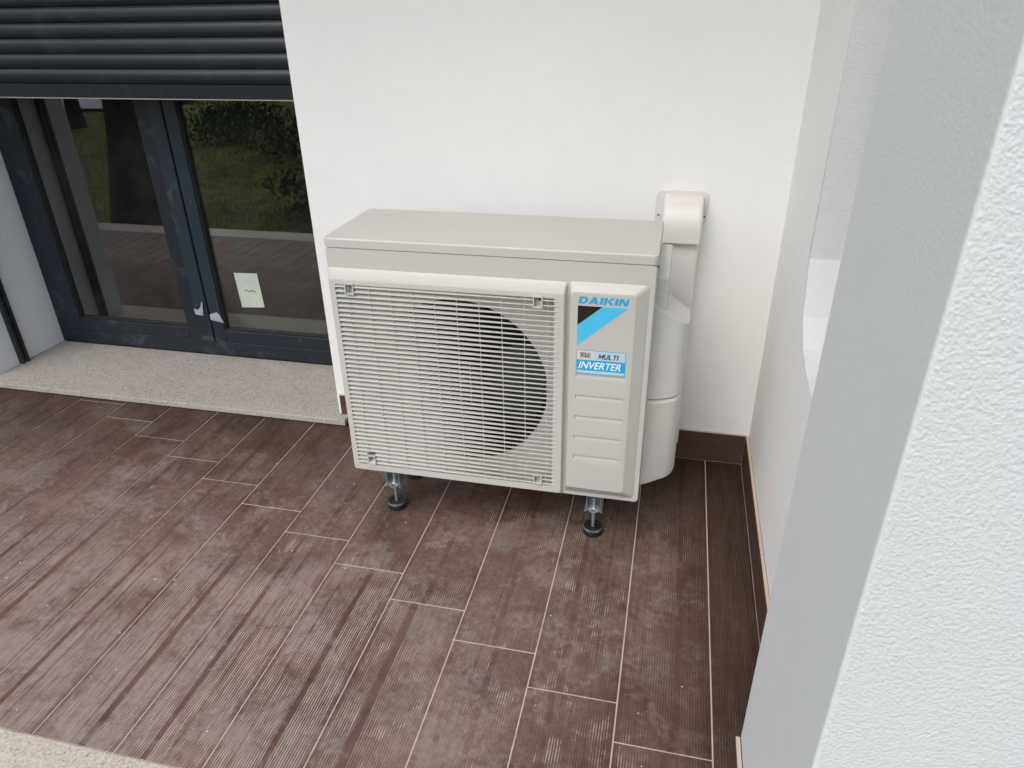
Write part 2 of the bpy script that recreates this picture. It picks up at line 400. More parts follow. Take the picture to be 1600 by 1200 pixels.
# ------------------------------------------------------------------ porch floor
XW = -4.6; FY = -1.447
obj('grout_bed', B(XW, .0, FY, .0, -.12, -.0016), M['grout'], kind='structure', label='grout bed under the floor tiles')
floor = bpy.data.objects['grout_bed']; floor.name = 'floor'; WL['floor'] = WL['grout_bed']; floor['label'] = 'porch floor of brown ribbed wood-look tiles'
TW, s0, j0, dj = .2164, -.125, -1.1855, .1024; GR = .0018; L = 12*dj
tcache = {}
def tile(x0, x1, y0, y1, off):
    wx, ly = x1-x0, y1-y0
    if wx < .01 or ly < .012: return
    key = (round(wx, 4), round(ly, 4), round(off, 4))
    if key not in tcache:
        b = B(0, wx, 0, ly, -.010, 0, bev=.0006, seg=1)
        bmesh.ops.translate(b, verts=b.verts, vec=(off, 0, 0))
        bmesh.ops.recalc_face_normals(b, faces=b.faces)
        me = bpy.data.meshes.new('tile'); b.to_mesh(me); b.free(); me.materials.append(M['tile']); tcache[key] = me
    o = bpy.data.objects.new('tile', tcache[key]); COL.objects.link(o); o.parent = floor
    p = Vector((x0-off, y0, random.uniform(-.0003, .0003))); WL[o.name] = p; o.location = p-wloc(floor)
for k in range(-1, 21):
    xr = s0-k*TW if k >= 0 else 0.0; xl = s0-(k+1)*TW
    xl_ = max(xl, XW)
    if xr <= XW: break
    yj = j0+k*dj
    cuts = [FY]+sorted(c for c in (yj-2*L, yj-L, yj)+((yj+L,) if k > 0 else ()) if FY+.02 < c < -.02)+[0.0]
    for a, b in zip(cuts, cuts[1:]):
        tile(xl_+GR, xr-(GR if k >= 0 else .0015), a+GR, b-GR-(.0008 if b == 0 else 0), 0)
# granite border at the open edge
for k in range(5):
    x1 = .25-k*1.2; x0 = x1-1.2
    o = obj('border_slab', B(x0+.001, x1-.001, -1.63, FY-.001, -.03, .002, bev=.002, seg=1), M['border'], floor)
obj('porch_plinth', B(XW-.1, .26, -1.60, .42, -.7, -.121), M['edge'], kind='structure')
# crumbs
bm = bmesh.new()
for k in range(46):
    x, y = random.uniform(-2.6, -.15), random.uniform(-1.40, -.25); s_ = random.uniform(.0008, .0026)
    r_ = bmesh.ops.create_icosphere(bm, subdivisions=1, radius=s_)
    for v_ in r_['verts']: v_.co = Vector((v_.co.x*random.uniform(.7, 1.5), v_.co.y, v_.co.z*.6))+Vector((x, y, s_*.4))
obj('crumbs', bm, M['debris'], label='tiny plaster crumbs scattered over the floor tiles', cat='debris', kind='stuff')

# ------------------------------------------------------------------ walls
WX0, WX1 = -3.205, -1.551                           # window opening
H = 2.9
CY = -1.1                                          # front edge of the unseen slab, pulled back to admit light from above
bw = empty('back_wall', (-1.0, .01, 0), 'white plaster back wall with the dark glazed door and shutter at its left', 'wall')
obj('plaster', B(WX1, .15, .01, .416, 0, H-.003, bev=.004), M['wall'], bw)
obj('plaster', B(XW, WX0, .01, .42, 0, H, bev=.004), M['wall'], bw)
obj('lintel', B(WX0, WX1, .012, .42, 2.25, H), M['wall'], bw)
# side wall with chamfered opening
sw = empty('side_wall', (.01, -.6, 0), 'white right-hand side wall with a chamfered opening beside the pillar', 'wall')
prof = [(.42, -.05), (.42, H), (-1.26, H), (-1.26, 2.35), (-.445, 2.35), (-.452, 1.5), (-.457, .905), (-.515, .778), (-.585, .722), (-.68, .697), (-.85, .690), (-1.26, .684), (-1.26, -.05)]
prof = [(a, b) for a, b in prof]
bm = extr_x(bmesh.new(), prof, .012, .262)
bmesh.ops.bevel(bm, geom=[e for e in bm.edges if abs(e.verts[0].co.x-e.verts[1].co.x) < 1e-6], offset=.003, segments=2, profile=.5, affect='EDGES')
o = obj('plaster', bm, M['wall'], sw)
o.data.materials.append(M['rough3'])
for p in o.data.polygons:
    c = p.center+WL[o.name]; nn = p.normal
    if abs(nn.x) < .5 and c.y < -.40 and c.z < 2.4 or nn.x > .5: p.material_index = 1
# pillar; its unseen right part is widened to shade the opening's reveal
bm = B(-.082, .95, -1.603, -1.196, -.5, H, bev=.005, seg=3)
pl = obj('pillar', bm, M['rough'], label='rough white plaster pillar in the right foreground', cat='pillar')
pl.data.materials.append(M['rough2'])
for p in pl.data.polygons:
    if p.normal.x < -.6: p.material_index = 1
# unseen porch ceiling, its reach set for the light, and facade above
obj('porch_ceiling', B(XW-.1, 1.8, CY, .42, H+.002, H+.25), M['wall'], kind='structure', label='white ceiling slab over the porch')  # unseen slab runs on to the right to darken the side opening
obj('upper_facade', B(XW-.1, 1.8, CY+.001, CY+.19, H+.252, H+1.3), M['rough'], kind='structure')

# skirting tiles
def skirt_y(x0, x1, yf, parent):                    # along the back wall, face towards -y
    obj('skirting_tile', B(x0+.001, x1-.001, yf, yf+.0085, .0006, .1145, bev=.0006, seg=1), M['skirt'], parent)
    obj('skirting_edge', B(x0+.001, x1-.001, yf+.0014, yf+.010, .1147, .1163), M['bisque'], parent)
xe = -1.537
for a, b in ((-.66, 0.0), (-1.26, -.66), (xe, -1.26)): skirt_y(a, b, 0.0, bw)
skirt_y(-4.6, -3.22, 0.0, bw)
def skirt_x(y0, y1, xf, parent):
    obj('skirting_tile', B(xf, xf+.0085, y0+.001, y1-.001, .0006, .1145, bev=.0006, seg=1), M['skirt'], parent)
    obj('skirting_edge', B(xf+.0016, xf+.0102, y0+.001, y1-.001, .1147, .1163), M['bisque'], parent)
skirt_x(-.62, -.0005, 0.0, sw); skirt_x(-1.196, -.62, 0.0, sw)
skirt_x(-1.44, -1.203, -.0945, pl)
obj('gap_shade', B(-.0848, -.0822, -1.44, -1.204, .001, .113), M['gasket'], pl)  # black strip standing in for the shadowed gap behind the skirting

# ------------------------------------------------------------------ sill, door, shutter
sl = obj('door_sill', B(-3.26, -1.503, -.046, .40, .006, .030, bev=.003), M['sill'], bw)
obj('sill_bed', B(-3.25, -1.51, -.036, -.001, .0005, .0058), M['edge'], bw)
door = empty('glazed_door', (-2.378, .397, .03), '', '')
del door['label']; del door['category']; door.parent = bw; door.location = wloc(door)-wloc(bw)
DY = .397
GZ0, GZ1 = .162, 2.10
def prof_box(name, x0, x1, z0, z1, y0=DY, dep=.05, m='alu', bev=.003): return obj(name, B(x0, x1, y0, y0+dep, z0, z1, bev=bev), M[m], door)
prof_box('frame', -3.203, -3.1305, .031, 2.24, DY+.004); prof_box('frame', -1.6255, -1.553, .031, 2.24, DY+.004)
prof_box('frame', -3.1303, -1.6257, .031, .1005, DY+.004); prof_box('frame', -3.1303, -1.6257, 2.17, 2.24, DY+.004)
# sashes
for (a, b, c, d) in ((-3.1285, -3.066, -2.4712, -2.4145), (-2.3415, -2.281, -1.690, -1.6275)):
    prof_box('stile', a, b, .103, 2.165); prof_box('stile', c, d, .103, 2.165, m='alu')
    prof_box('rail', b+.0004, c-.0004, .103, GZ0); prof_box('rail', b+.0004, c-.0004, 2.105, 2.165)
    # black glazing gasket
    for (x0, x1, z0, z1) in ((b-.001, b+.006, GZ0, GZ1), (c-.006, c+.001, GZ0, GZ1), (b+.0062, c-.0062, GZ0-.001, GZ0+.006)):
        obj('gasket', B(x0, x1, DY+.006, DY+.024, z0, z1), M['gasket'], door)
    obj('pane', B(b-.004, c+.004, DY+.020, DY+.024, GZ0-.004, 2.108), M['glass'], door)
prof_box('astragal', -2.4118, -2.3442, .1035, 2.165, DY-.006, .05)
# protective film strips with torn ends
def film(x0, x1, y, pts, torn):
    bm = bmesh.new(); v1 = [bm.verts.new((x, y, z)) for x, z in pts]; f = bm.faces.new(v1)
    r_ = bmesh.ops.extrude_face_region(bm, geom=[f]); bmesh.ops.translate(bm, verts=[e for e in r_['geom'] if isinstance(e, bmesh.types.BMVert)], vec=(0, -.0008, 0))
    obj('protective_film', bm, M['film'], door)
    bm = bmesh.new(); v1 = [bm.verts.new((x, y-.0006-.004*(i % 2), z)) for i, (x, z) in enumerate(torn)]; f = bm.faces.new(v1)
    r_ = bmesh.ops.extrude_face_region(bm, geom=[f]); bmesh.ops.translate(bm, verts=[e for e in r_['geom'] if isinstance(e, bmesh.types.BMVert)], vec=(0, -.0006, 0))
    bmesh.ops.triangulate(bm, faces=bm.faces)
    obj('torn_film', bm, M['filmtorn'], door)
film(0, 0, DY-.0065, [(-2.409, 2.16), (-2.409, .272), (-2.400, .262), (-2.388, .276), (-2.376, .290), (-2.366, .296), (-2.3475, .30), (-2.3475, 2.16)],
     [(-2.412, .262), (-2.404, .236), (-2.371, .230), (-2.356, .300), (-2.366, .294), (-2.374, .272), (-2.392, .258)])
film(0, 0, DY-.0006, [(-2.339, 2.16), (-2.339, .242), (-2.322, .252), (-2.300, .248), (-2.2835, .235), (-2.2835, 2.16)],
     [(-2.340, .236), (-2.338, .212), (-2.276, .200), (-2.284, .232), (-2.300, .250), (-2.322, .245)])
# paper label on the right pane, drain cap, latch marks
bm = bmesh.new(); pts = [(-2.187, .438), (-2.073, .441), (-2.066, .283), (-2.179, .276)]
f = bm.faces.new([bm.verts.new((x, DY+.0195, z)) for x, z in pts])
r_ = bmesh.ops.extrude_face_region(bm, geom=[f]); bmesh.ops.translate(bm, verts=[e for e in r_['geom'] if isinstance(e, bmesh.types.BMVert)], vec=(0, -.0006, 0))
obj('paper_label', bm, M['sticker'], door)
bm = bmesh.new()
for i in range(9):
    a = -2.150+i*.006; box(bm, a, a+.0065, DY+.0180, DY+.0187, .355+.0035*math.sin(i*1.3), .3575+.0035*math.sin(i*1.3)+.0015)
obj('pencil_mark', bm, M['pencil'], door)
obj('drain_cap', B(-3.06, -3.02, DY-.001, DY+.006, .058, .070, bev=.002), M['gasket'], door)
# interior room (dim)
bm = bmesh.new()
for a in ((-4.5, -.4, 3.9, 4.0, 0, 2.7), (-4.6, -4.5, .43, 4.0, 0, 2.7), (-.4, -.3, .43, 4.0, 0, 2.7)): box(bm, *a)
obj('room_walls', bm, M['room'], kind='structure')
obj('room_floor', B(-4.6, -.3, .46, 4.0, -.05, .10), M['roomf'], kind='structure')
obj('room_ceiling', B(-4.6, -.3, .43, 4.0, 2.71, 2.8), M['room'], kind='structure')
# guide rails
for x0, x1 in ((-3.2046, -3.178), (-1.578, -1.5514)):
    sgn = 1 if x0 < -2 else -1; base = x0 if sgn > 0 else x1
    bm = bmesh.new(); box(bm, min(base, base+sgn*.020), max(base, base+sgn*.020), .134, .151, .0305, 2.24, bev=.001, seg=1)
    box(bm, min(base, base+sgn*.020), max(base, base+sgn*.020), .160, .176, .0305, 2.24, bev=.001, seg=1)
    box(bm, min(base, base+sgn*.006), max(base, base+sgn*.006), .150, .161, .0305, 2.24)
    obj('guide_rail', bm, M['rail'], bw)
sh = empty('roller_shutter', (-2.378, .155, 1.18), '', ''); del sh['label']; del sh['category']; sh.parent = bw; sh.location = wloc(sh)-wloc(bw)
SY = .150; sx0, sx1 = -3.186, -1.570
bar = [(SY, 1.184), (SY-.004, 1.1865), (SY-.004, 1.230), (SY, 1.2335), (SY+.009, 1.2335), (SY+.009, 1.184)]
obj('bottom_bar', extr_x(bmesh.new(), bar, sx0, sx1), M['shutter'], sh)
obj('bottom_lip', B(sx0, sx1, SY-.008, SY+.009, 1.180, 1.1836, bev=.0008, seg=1), M['lip'], sh)
pf = []
for i in range(9):
    f = i/8; pf.append((SY-.0085+.0090*max(0, (f-.55)/.45)**2.2+.0030*max(0, (.25-f)/.25)**2, f*.0472))
pf += [(SY+.001, .0485), (SY+.006, .0485), (SY+.006, 0)]
zz = 1.2345
first = obj('slat', extr_x(bmesh.new(), [(y, z+zz) for y, z in pf], sx0, sx1), M['shutter'], sh, smooth=True)
for k in range(1, 20): dup(first, sh, (0, 0, .0494*k))

# ------------------------------------------------------------------ wall duct
dc = empty('pipe_duct', (-.289, 0, .10), 'ivory plastic pipe duct with hooded wall outlet on the back wall behind the unit', 'duct')
def cprof(x0, x1, y0, y1, r):                       # plan outline with two rounded front corners (front = y0)
    pts = [(x1, y1), (x0, y1)]
    for i in range(6): a = R(180+90*i/5); pts.append((x0+r+r*math.cos(a), y0+r+r*math.sin(a)))
    for i in range(6): a = R(270+90*i/5); pts.append((x1-r+r*math.cos(a), y0+r+r*math.sin(a)))
    return pts
obj('duct_cover', extr_z(bmesh.new(), cprof(-.341, -.2325, -.056, .0095, .010), .098, .838), M['duct2'], dc, smooth=True)
obj('duct_joint', extr_z(bmesh.new(), cprof(-.3425, -.2290, -.0575, -.0002, .010), .094, .150), M['duct2'], dc, smooth=True)
# hood: vertical skirt, bright bend, then domed top running back into the wall
prof = [(.0095, .944), (-.012, .943), (-.032, .936), (-.050, .922), (-.064, .902), (-.0725, .884), (-.0765, .864), (-.0775, .845), (-.0775, .815), (.0095, .815)]
def hood():
    bm = bmesh.new(); rings = []
    for x, ins in ((-.349, .012), (-.3475, .005), (-.343, .001), (-.338, 0), (-.240, 0), (-.235, .001), (-.2305, .005), (-.229, .012)):
        cy, cz = -.03, .87; rings.append([(x, y if y > 0 else y+ins*(1 if y < cy else .3), z-(ins if z > cz+.02 else 0)) for y, z in prof])
    return loft(bm, rings)
obj('outlet_hood', hood(), M['duct'], dc, smooth=True)
obj('flange', loft(bmesh.new(), [rrect(-.373, -.2155, .850, .955, .022, .0095), rrect(-.373, -.2155, .850, .955, .022, .005), rrect(-.3715, -.217, .8515, .9535, .021, .003)]), M['duct'], dc, smooth=True)
for sx in (-.3625, -.2235):
    obj('screw', loft(bmesh.new(), [circ(sx, .879, .0034, .006, 12), circ(sx, .879, .0034, .0016, 12), circ(sx, .879, .002, .001, 12)]), M['screw'], dc)

# ------------------------------------------------------------------ outdoor unit
X0, X1, YF, YB, Z0, Z1 = -1.2112, -.3412, -.5593, -.2477, .1922, .926
ZL = .9005
ac = empty('outdoor_unit', ((X0+X1)/2, (YF+YB)/2, 0), 'off-white outdoor air conditioning unit with a louvred fan grille, standing on small feet', 'air conditioner')
GX0, GX1, GZa, GZb = -1.187, -.589, .2255, .8045         # grille opening
bm = bmesh.new()
e = .006
def rr2(ins, y, r=.012): return rrect(X0+ins, X1-ins, Z0+ins, ZL-.0004-ins*.2, r, y)
loft(bm, [rrect(GX0, GX1, GZa, GZb, .004, -.49), rrect(GX0, GX1, GZa, GZb, .004, YF), rr2(e, YF, .008), rr2(.0018, YF+.0018, .011), rr2(0, YF+e, .012), rr2(0, YB)], cap0=False)
obj('casing', bm, M['ac'], ac, smooth=True)
# lid
def rplan(x0, x1, y0, y1, r, n=5):
    pts = []
    for cx, cy, a0 in ((x1-r, y1-r, 0), (x0+r, y1-r, 90), (x0+r, y0+r, 180), (x1-r, y0+r, 270)):
        for i in range(n+1):
            a = R(a0+90*i/n); pts.append((cx+r*math.cos(a), cy+r*math.sin(a)))
    return pts
def lp(i_, r=.014): return rplan(X0-.0020+i_, X1+.0020-i_, YF-.0020+i_, YB+.004-i_, r-min(i_, .008))
lid_rings = [(lp(.004), ZL+.0003), (lp(.0006), ZL+.0006), (lp(0), ZL+.0014), (lp(0), Z1-.0050), (lp(.0010), Z1-.0022), (lp(.0026), Z1-.0006), (lp(.0048), Z1)]
bm = loft(bmesh.new(), [[(x, y, z) for x, y in rp] for rp, z in lid_rings])
obj('lid', bm, M['ac'], ac, smooth=True)
for yy in (-.545, -.43): obj('screw', loft(bmesh.new(), [[(X1+d, yy+.0035*math.cos(a*.5236), .893+.0035*math.sin(a*.5236)) for a in range(12)] for d in (0, .0025)]), M['dark'], ac)
# shroud plate with round hole
FC, FZ, FR = -.868, .508, .262
def sq(n=64):
    out = []
    for i in range(n):
        a = 2*math.pi*i/n; c, s_ = math.cos(a), math.sin(a)
        hx0, hx1, hz0, hz1 = GX0-.004, GX1+.004, GZa-.004, GZb+.004
        ts = []
        if c > 1e-9: ts.append((hx1-FC)/c)
        if c < -1e-9: ts.append((hx0-FC)/c)
        if s_ > 1e-9: ts.append((hz1-FZ)/s_)
        if s_ < -1e-9: ts.append((hz0-FZ)/s_)
        t_ = min(ts); out.append((FC+c*t_, -.530, FZ+s_*t_))
    return out
bm = loft(bmesh.new(), [sq(), circ(FC, FZ, FR, -.530, 64), circ(FC, FZ, FR-.006, -.5265, 64), circ(FC, FZ, FR-.008, -.518, 64)], cap0=False, cap1=False)
obj('fan_shroud', bm, M['ac'], ac, smooth=True)
bm = loft(bmesh.new(), [circ(FC, FZ, FR-.007, -.5175, 64), circ(FC, FZ, FR-.010, -.46, 64), circ(FC, FZ, FR+.003, -.36, 64)], cap0=False, cap1=True)
obj('fan_housing', bm, M['dark'], ac, smooth=True)
fan = empty('fan', (FC, -.45, FZ), '', ''); del fan['label']; del fan['category']; fan.parent = ac; fan.location = wloc(fan)-wloc(ac)
obj('hub', loft(bmesh.new(), [circ(FC, FZ, .030, -.494, 32), circ(FC, FZ, .052, -.488, 32), circ(FC, FZ, .058, -.476, 32), circ(FC, FZ, .058, -.42, 32)]), M['fan'], fan, smooth=True)
obj('shaft_nut', loft(bmesh.new(), [circ(FC, FZ, .009, -.503, 6), circ(FC, FZ, .009, -.4935, 6)]), M['zinc'], fan)
for b in range(3):
    bm = bmesh.new(); g = []
    for i in range(9):
        f = i/8; rad = .05+f*(FR-.02-.05); row = []
        for j in range(9):
            h_ = j/8; a = R(-30+b*120)+(h_*R(66)-R(20)*f*f); row.append((FC+rad*math.cos(a), -.486+.075*h_+.02*f*(1-f), FZ+rad*math.sin(a)))
        g.append(row)
    vf = [[bm.verts.new(p) for p in r_] for r_ in g]; vb = [[bm.verts.new((p[0], p[1]+.003, p[2])) for p in r_] for r_ in g]
    for i in range(8):
        for j in range(8):
            bm.faces.new((vf[i][j], vf[i][j+1], vf[i+1][j+1], vf[i+1][j])); bm.faces.new((vb[i][j], vb[i+1][j], vb[i+1][j+1], vb[i][j+1]))
    for i in range(8):
        for j in (0, 8): bm.faces.new((vf[i][j], vf[i+1][j], vb[i+1][j], vb[i][j])); bm.faces.new((vf[j][i], vf[j][i+1], vb[j][i+1], vb[j][i]))
    obj('blade', bm, M['fan'], fan, smooth=True)
# raised grille frame
YP = -.5755
gf = obj('fan_grille', loft(bmesh.new(), [rrect(X0+.001, -.5575, Z0+.006, .8455, .006, YF-.0004), rrect(-1.2065, -.5615, Z0+.0105, .8385, .006, YP+.008),
     rrect(-1.2035, -.5635, Z0+.013, .8185, .006, YP+.001), rrect(-1.2020, -.5655, Z0+.0145, .8160, .006, YP), rrect(GX0, GX1, GZa, GZb, .003, YP), rrect(GX0+.0012, GX1-.0012, GZa+.0012, GZb-.0012, .003, YP+.028)], cap0=False, cap1=False), M['acgr'], ac, smooth=True)
NS = 41; pitch = (GZb-GZa)/NS
xa, xb = GX0-.002, GX1+.010
def slat_bm(z, xa_=None, xb_=None, bm=None):
    bm = bm or bmesh.new(); th = .0026; rings = []
    n = 10; q0 = xa if xa_ is None else xa_; q1 = xb if xb_ is None else xb_
    for i in range(n+1):
        x = q0+(q1-q0)*i/n; f = (x-xa)/(xb-xa); g_ = max(0, min(1, (f-.30)/.50)); dp = .0120-.0065*g_; rs = .0052*(1-g_)
        y0 = YP-.0012; rings.append([(x, y0, z-th/2+.0003), (x, y0, z+th/2-.0005), (x, y0+.0008, z+th/2), (x, y0+dp, z+th/2-.0004+rs), (x, y0+dp, z-th/2+.0004+rs), (x, y0+.0006, z-th/2)])
    return loft(bm, rings)
s1 = obj('slat', slat_bm(GZa+pitch*.5), M['acgr'], gf)
for k in range(1, NS):
    zk = GZa+pitch*(k+.5)
    if k > NS-4 or k < 3: continue
    dup(s1, gf, (0, 0, pitch*k))
for k in [1, 2]+list(range(NS-3, NS)):
    zk = GZa+pitch*(k+.5); bm = bmesh.new(); cl = [-1.1458, -.6315] if k > 5 else [-1.1430, -.6300]
    cz_ = .7926 if k > 5 else .2455
    if abs(zk-cz_) < .0175: segs = [(xa, cl[0]-.0128), (cl[0]+.0128, cl[1]-.0128), (cl[1]+.0128, xb)]
    else: segs = [(xa, xb)]
    for a_, b_ in segs: slat_bm(zk, a_, b_, bm)
    obj('slat', bm, M['acgr'], gf)
w1 = obj('wire', B(-1.1516, -1.1503, YP+.0012, YP+.0036, GZa-.001, GZb+.001), M['acgr'], gf)
for k in range(1, 10): dup(w1, gf, (.0605*k, 0, 0))
w2 = obj('short_wire', B(-.9408, -.9396, YP+.0008, YP+.0034, .452, .580), M['acgr'], gf)
for k, (dx, dz) in enumerate(((.0302, 0), (.0605, .01), (.0907, .018), (.121, .02))): dup(w2, gf, (dx, 0, dz))
for cx_, cz_ in ((-1.1458, .7926), (-.6315, .7926), (-1.1430, .2440), (-.6300, .2460)):
    c1 = obj('clip', loft(bmesh.new(), [rrect(cx_-.0125, cx_+.0125, cz_-.0165, cz_+.0165, .001, YP+.001), rrect(cx_-.0125, cx_+.0125, cz_-.0165, cz_+.0165, .001, YP-.0030),
        rrect(cx_-.0095, cx_+.0095, cz_-.0130, cz_+.0130, .001, YP-.0032), rrect(cx_-.0090, cx_+.0090, cz_-.0125, cz_+.0125, .001, YP+.014)], cap0=False, cap1=True), M['acgr'], gf)
    obj('clip_screw', loft(bmesh.new(), [circ(cx_+.002, cz_+.003, .004, YP+.0139, 10), circ(cx_+.002, cz_+.003, .004, YP+.0115, 10)]), M['screw'], gf)
# service panel
YS = -.5795
bm = bmesh.new()
loft(bm, [rrect(-.5550, -.3560, .2080, .8485, .010, YF-.0004), rrect(-.5535, -.3600, .2110, .8465, .010, YF-.004),
     rrect(-.5475, -.3850, .2345, .8290, .008, YS+.001), rrect(-.5455, -.3870, .2365, .8270, .008, YS)], cap0=False, cap1=False)
outer = [e_ for e_ in bm.edges if e_.is_boundary and all(abs(v.co.y-YS) < 1e-6 for v in e_.verts)]
gx = [-.5330, -.5290, -.4010, -.3970]; zl = [.3150]
for zc in (.341, .4045, .468, .5315, .5955): zl += [zc-.0075, zc+.0065]
zl.append(.6090)
gv = [[bm.verts.new((x, YS, z)) for x in gx] for z in zl]
for a in range(len(zl)-1):
    for b in range(3):
        if b == 1 and a % 2 == 1:                    # embossed recess with sloping lower edge
            c4 = (gv[a][1], gv[a][2], gv[a+1][2], gv[a+1][1]); z0_, z1_ = zl[a], zl[a+1]
            q4 = [bm.verts.new(p) for p in ((-.5275, YS+.0026, z0_+.0036), (-.4025, YS+.0026, z0_+.0036), (-.4025, YS+.0032, z1_-.0008), (-.5275, YS+.0032, z1_-.0008))]
            bm.faces.new(q4)
            for k in range(4): bm.faces.new((c4[k], c4[(k+1) % 4], q4[(k+1) % 4], q4[k]))
        else: bm.faces.new((gv[a][b], gv[a][b+1], gv[a+1][b+1], gv[a+1][b]))
inner = [e_ for e_ in bm.edges if e_.is_boundary and all(abs(v.co.y-YS) < 1e-6 for v in e_.verts) and e_ not in outer]
bmesh.ops.triangle_fill(bm, edges=outer+inner, use_beauty=True)
sp = obj('service_panel', bm, M['ac'], ac, smooth=True)
# printed marks ------------------------------------------------------
def poly(name, pts, y, m, parent=None):
    bm = bmesh.new(); f = bm.faces.new([bm.verts.new((x, y, z)) for x, z in pts])
    r_ = bmesh.ops.extrude_face_region(bm, geom=[f]); bmesh.ops.translate(bm, verts=[q for q in r_['geom'] if isinstance(q, bmesh.types.BMVert)], vec=(0, -.00025, 0))
    return obj(name, bm, M[m], parent or sp)
def text(name, s_, x0, x1, z0, z1, y, m, bold=.02, shear=.0, parent=None):
    cu = bpy.data.curves.new('t', 'FONT'); cu.body = s_; cu.offset = bold; cu.shear = shear; cu.extrude = .02; cu.resolution_u = 4
    to = bpy.data.objects.new('t', cu); COL.objects.link(to); dg = bpy.context.evaluated_depsgraph_get(); dg.update()
    me = bpy.data.meshes.new_from_object(to.evaluated_get(dg)); bpy.data.objects.remove(to)
    bm = bmesh.new(); bm.from_mesh(me); bpy.data.meshes.remove(me)
    ax = min(v.co.x for v in bm.verts); bx = max(v.co.x for v in bm.verts); az = min(v.co.y for v in bm.verts); bz = max(v.co.y for v in bm.verts)
    for v in bm.verts: v.co = Vector((x0+(v.co.x-ax)/(bx-ax)*(x1-x0), y-(.0003 if v.co.z > 0 else 0), z0+(v.co.y-az)/(bz-az)*(z1-z0)))
    return obj(name, bm, M[m], parent or sp)
yl = YS-.0004
def heavy(word, x0, x1, z0, z1, y, m, shear=.22):
    W = .40; T = .235; h = 1.0
    def D(o):
        out = [(0, 0), (.80, 0), (1.05, .12), (1.22, .34), (1.22, .66), (1.05, .88), (.80, 1), (0, 1)]
        inn = [(W, T), (.70, T), (.80, .28), (.84, .40), (.84, .60), (.80, .72), (.70, 1-T), (W, 1-T)]
        return [('ring', out, inn)], 1.22
    def A(o): return [('p', [(0, 0), (.42, 0), (.88, 1), (.50, 1)]), ('p', [(.50, 1), (.90, 1), (1.36, 0), (.94, 0)]), ('p', [(.34, .17), (1.02, .17), (.94, .38), (.42, .38)])], 1.36
    def I(o): return [('p', [(0, 0), (W, 0), (W, 1), (0, 1)])], W
    def K(o): return [('p', [(0, 0), (W, 0), (W, 1), (0, 1)]), ('p', [(W-.05, .42), (.86, 1), (1.30, 1), (.70, .44)]), ('p', [(.44, .52), (.74, .66), (1.36, 0), (.88, 0)])], 1.34
    def N(o): return [('p', [(0, 0), (.36, 0), (.36, 1), (0, 1)]), ('p', [(.88, 0), (1.24, 0), (1.24, 1), (.88, 1)]), ('p', [(.10, 1), (.46, 1), (1.14, 0), (.78, 0)])], 1.24
    L_ = {'D': D, 'A': A, 'I': I, 'K': K, 'N': N}; cur = 0; items = []
    for ch in word:
        sh_, w_ = L_[ch](0)
        for k, it in enumerate(sh_): items.append((cur, k, it))
        cur += w_+.13
    tot = cur-.13+shear; bm = bmesh.new()
    def P(o, p, k): return (x0+(o+p[0]+shear*p[1])/tot*(x1-x0), y-.00003*k, z0+p[1]*(z1-z0))
    for o_, k, it in items:
        if it[0] == 'ring':
            a = [bm.verts.new(P(o_, p, k)) for p in it[1]]; b = [bm.verts.new(P(o_, p, k)) for p in it[2]]
            for q in range(len(a)): r_ = (q+1) % len(a); bm.faces.new((a[q], a[r_], b[r_], b[q]))
        else: bm.faces.new([bm.verts.new(P(o_, p, k)) for p in it[1]])
    return obj('maker_name', bm, M[m], sp)
heavy('DAIKIN', -.5285, -.4015, .7985, .8170, yl, 'blue')
poly('emblem_black', [(-.5285, .7925), (-.4675, .7925), (-.5285, .7400)], yl, 'black')
poly('emblem_blue', [(-.4660, .7925), (-.4045, .7925), (-.5285, .6830), (-.5285, .7387)], yl, 'cyan')
lb = poly('rating_label', [(-.5285, .6715), (-.4015, .6715), (-.4015, .6040), (-.5285, .6040)], yl, 'blue')
poly('label_field', [(-.5270, .6700), (-.4030, .6700), (-.4030, .6440), (-.5270, .6440)], yl-.0004, 'lblue', lb)
poly('label_field', [(-.5270, .6700), (-.4830, .6700), (-.4830, .6440), (-.5270, .6440)], yl-.0007, 'lgrey', lb)
poly('label_field', [(-.5270, .6135), (-.4030, .6135), (-.4030, .6055), (-.5270, .6055)], yl-.0004, 'lblue', lb)
for (x0, x1, z0, z1) in ((-.5190, -.4920, .6510, .6518), (-.5190, -.4920, .6640, .6648), (-.5190, -.5183, .6518, .6640), (-.4927, -.4920, .6518, .6640)):
    poly('box_line', [(x0, z1), (x1, z1), (x1, z0), (x0, z0)], yl-.0010, 'black', lb)
GL = {'M': (1.05, [[(0, 0), (0, 1)], [(0, 1), (.52, .25)], [(.52, .25), (1.05, 1)], [(1.05, 1), (1.05, 0)]]), 'U': (.85, [[(0, 1), (0, .25), (.2, 0), (.65, 0), (.85, .25), (.85, 1)]]),
      'L': (.62, [[(0, 1), (0, 0), (.62, 0)]]), 'T': (.85, [[(0, 1), (.85, 1)], [(.425, 1), (.425, 0)]]), 'I': (0, [[(0, 1), (0, 0)]]),
      'R': (.75, [[(0, 0), (0, 1), (.55, 1), (.75, .86), (.75, .62), (.55, .48), (0, .48)], [(.38, .48), (.78, 0)]]),
      '3': (.72, [[(0, .92), (.2, 1), (.52, 1), (.7, .86), (.7, .64), (.5, .52), (.25, .52)], [(.5, .52), (.72, .40), (.72, .14), (.52, 0), (.2, 0), (0, .08)]]),
      '2': (.72, [[(0, .88), (.2, 1), (.52, 1), (.7, .86), (.7, .62), (.0, 0), (.75, 0)]])}
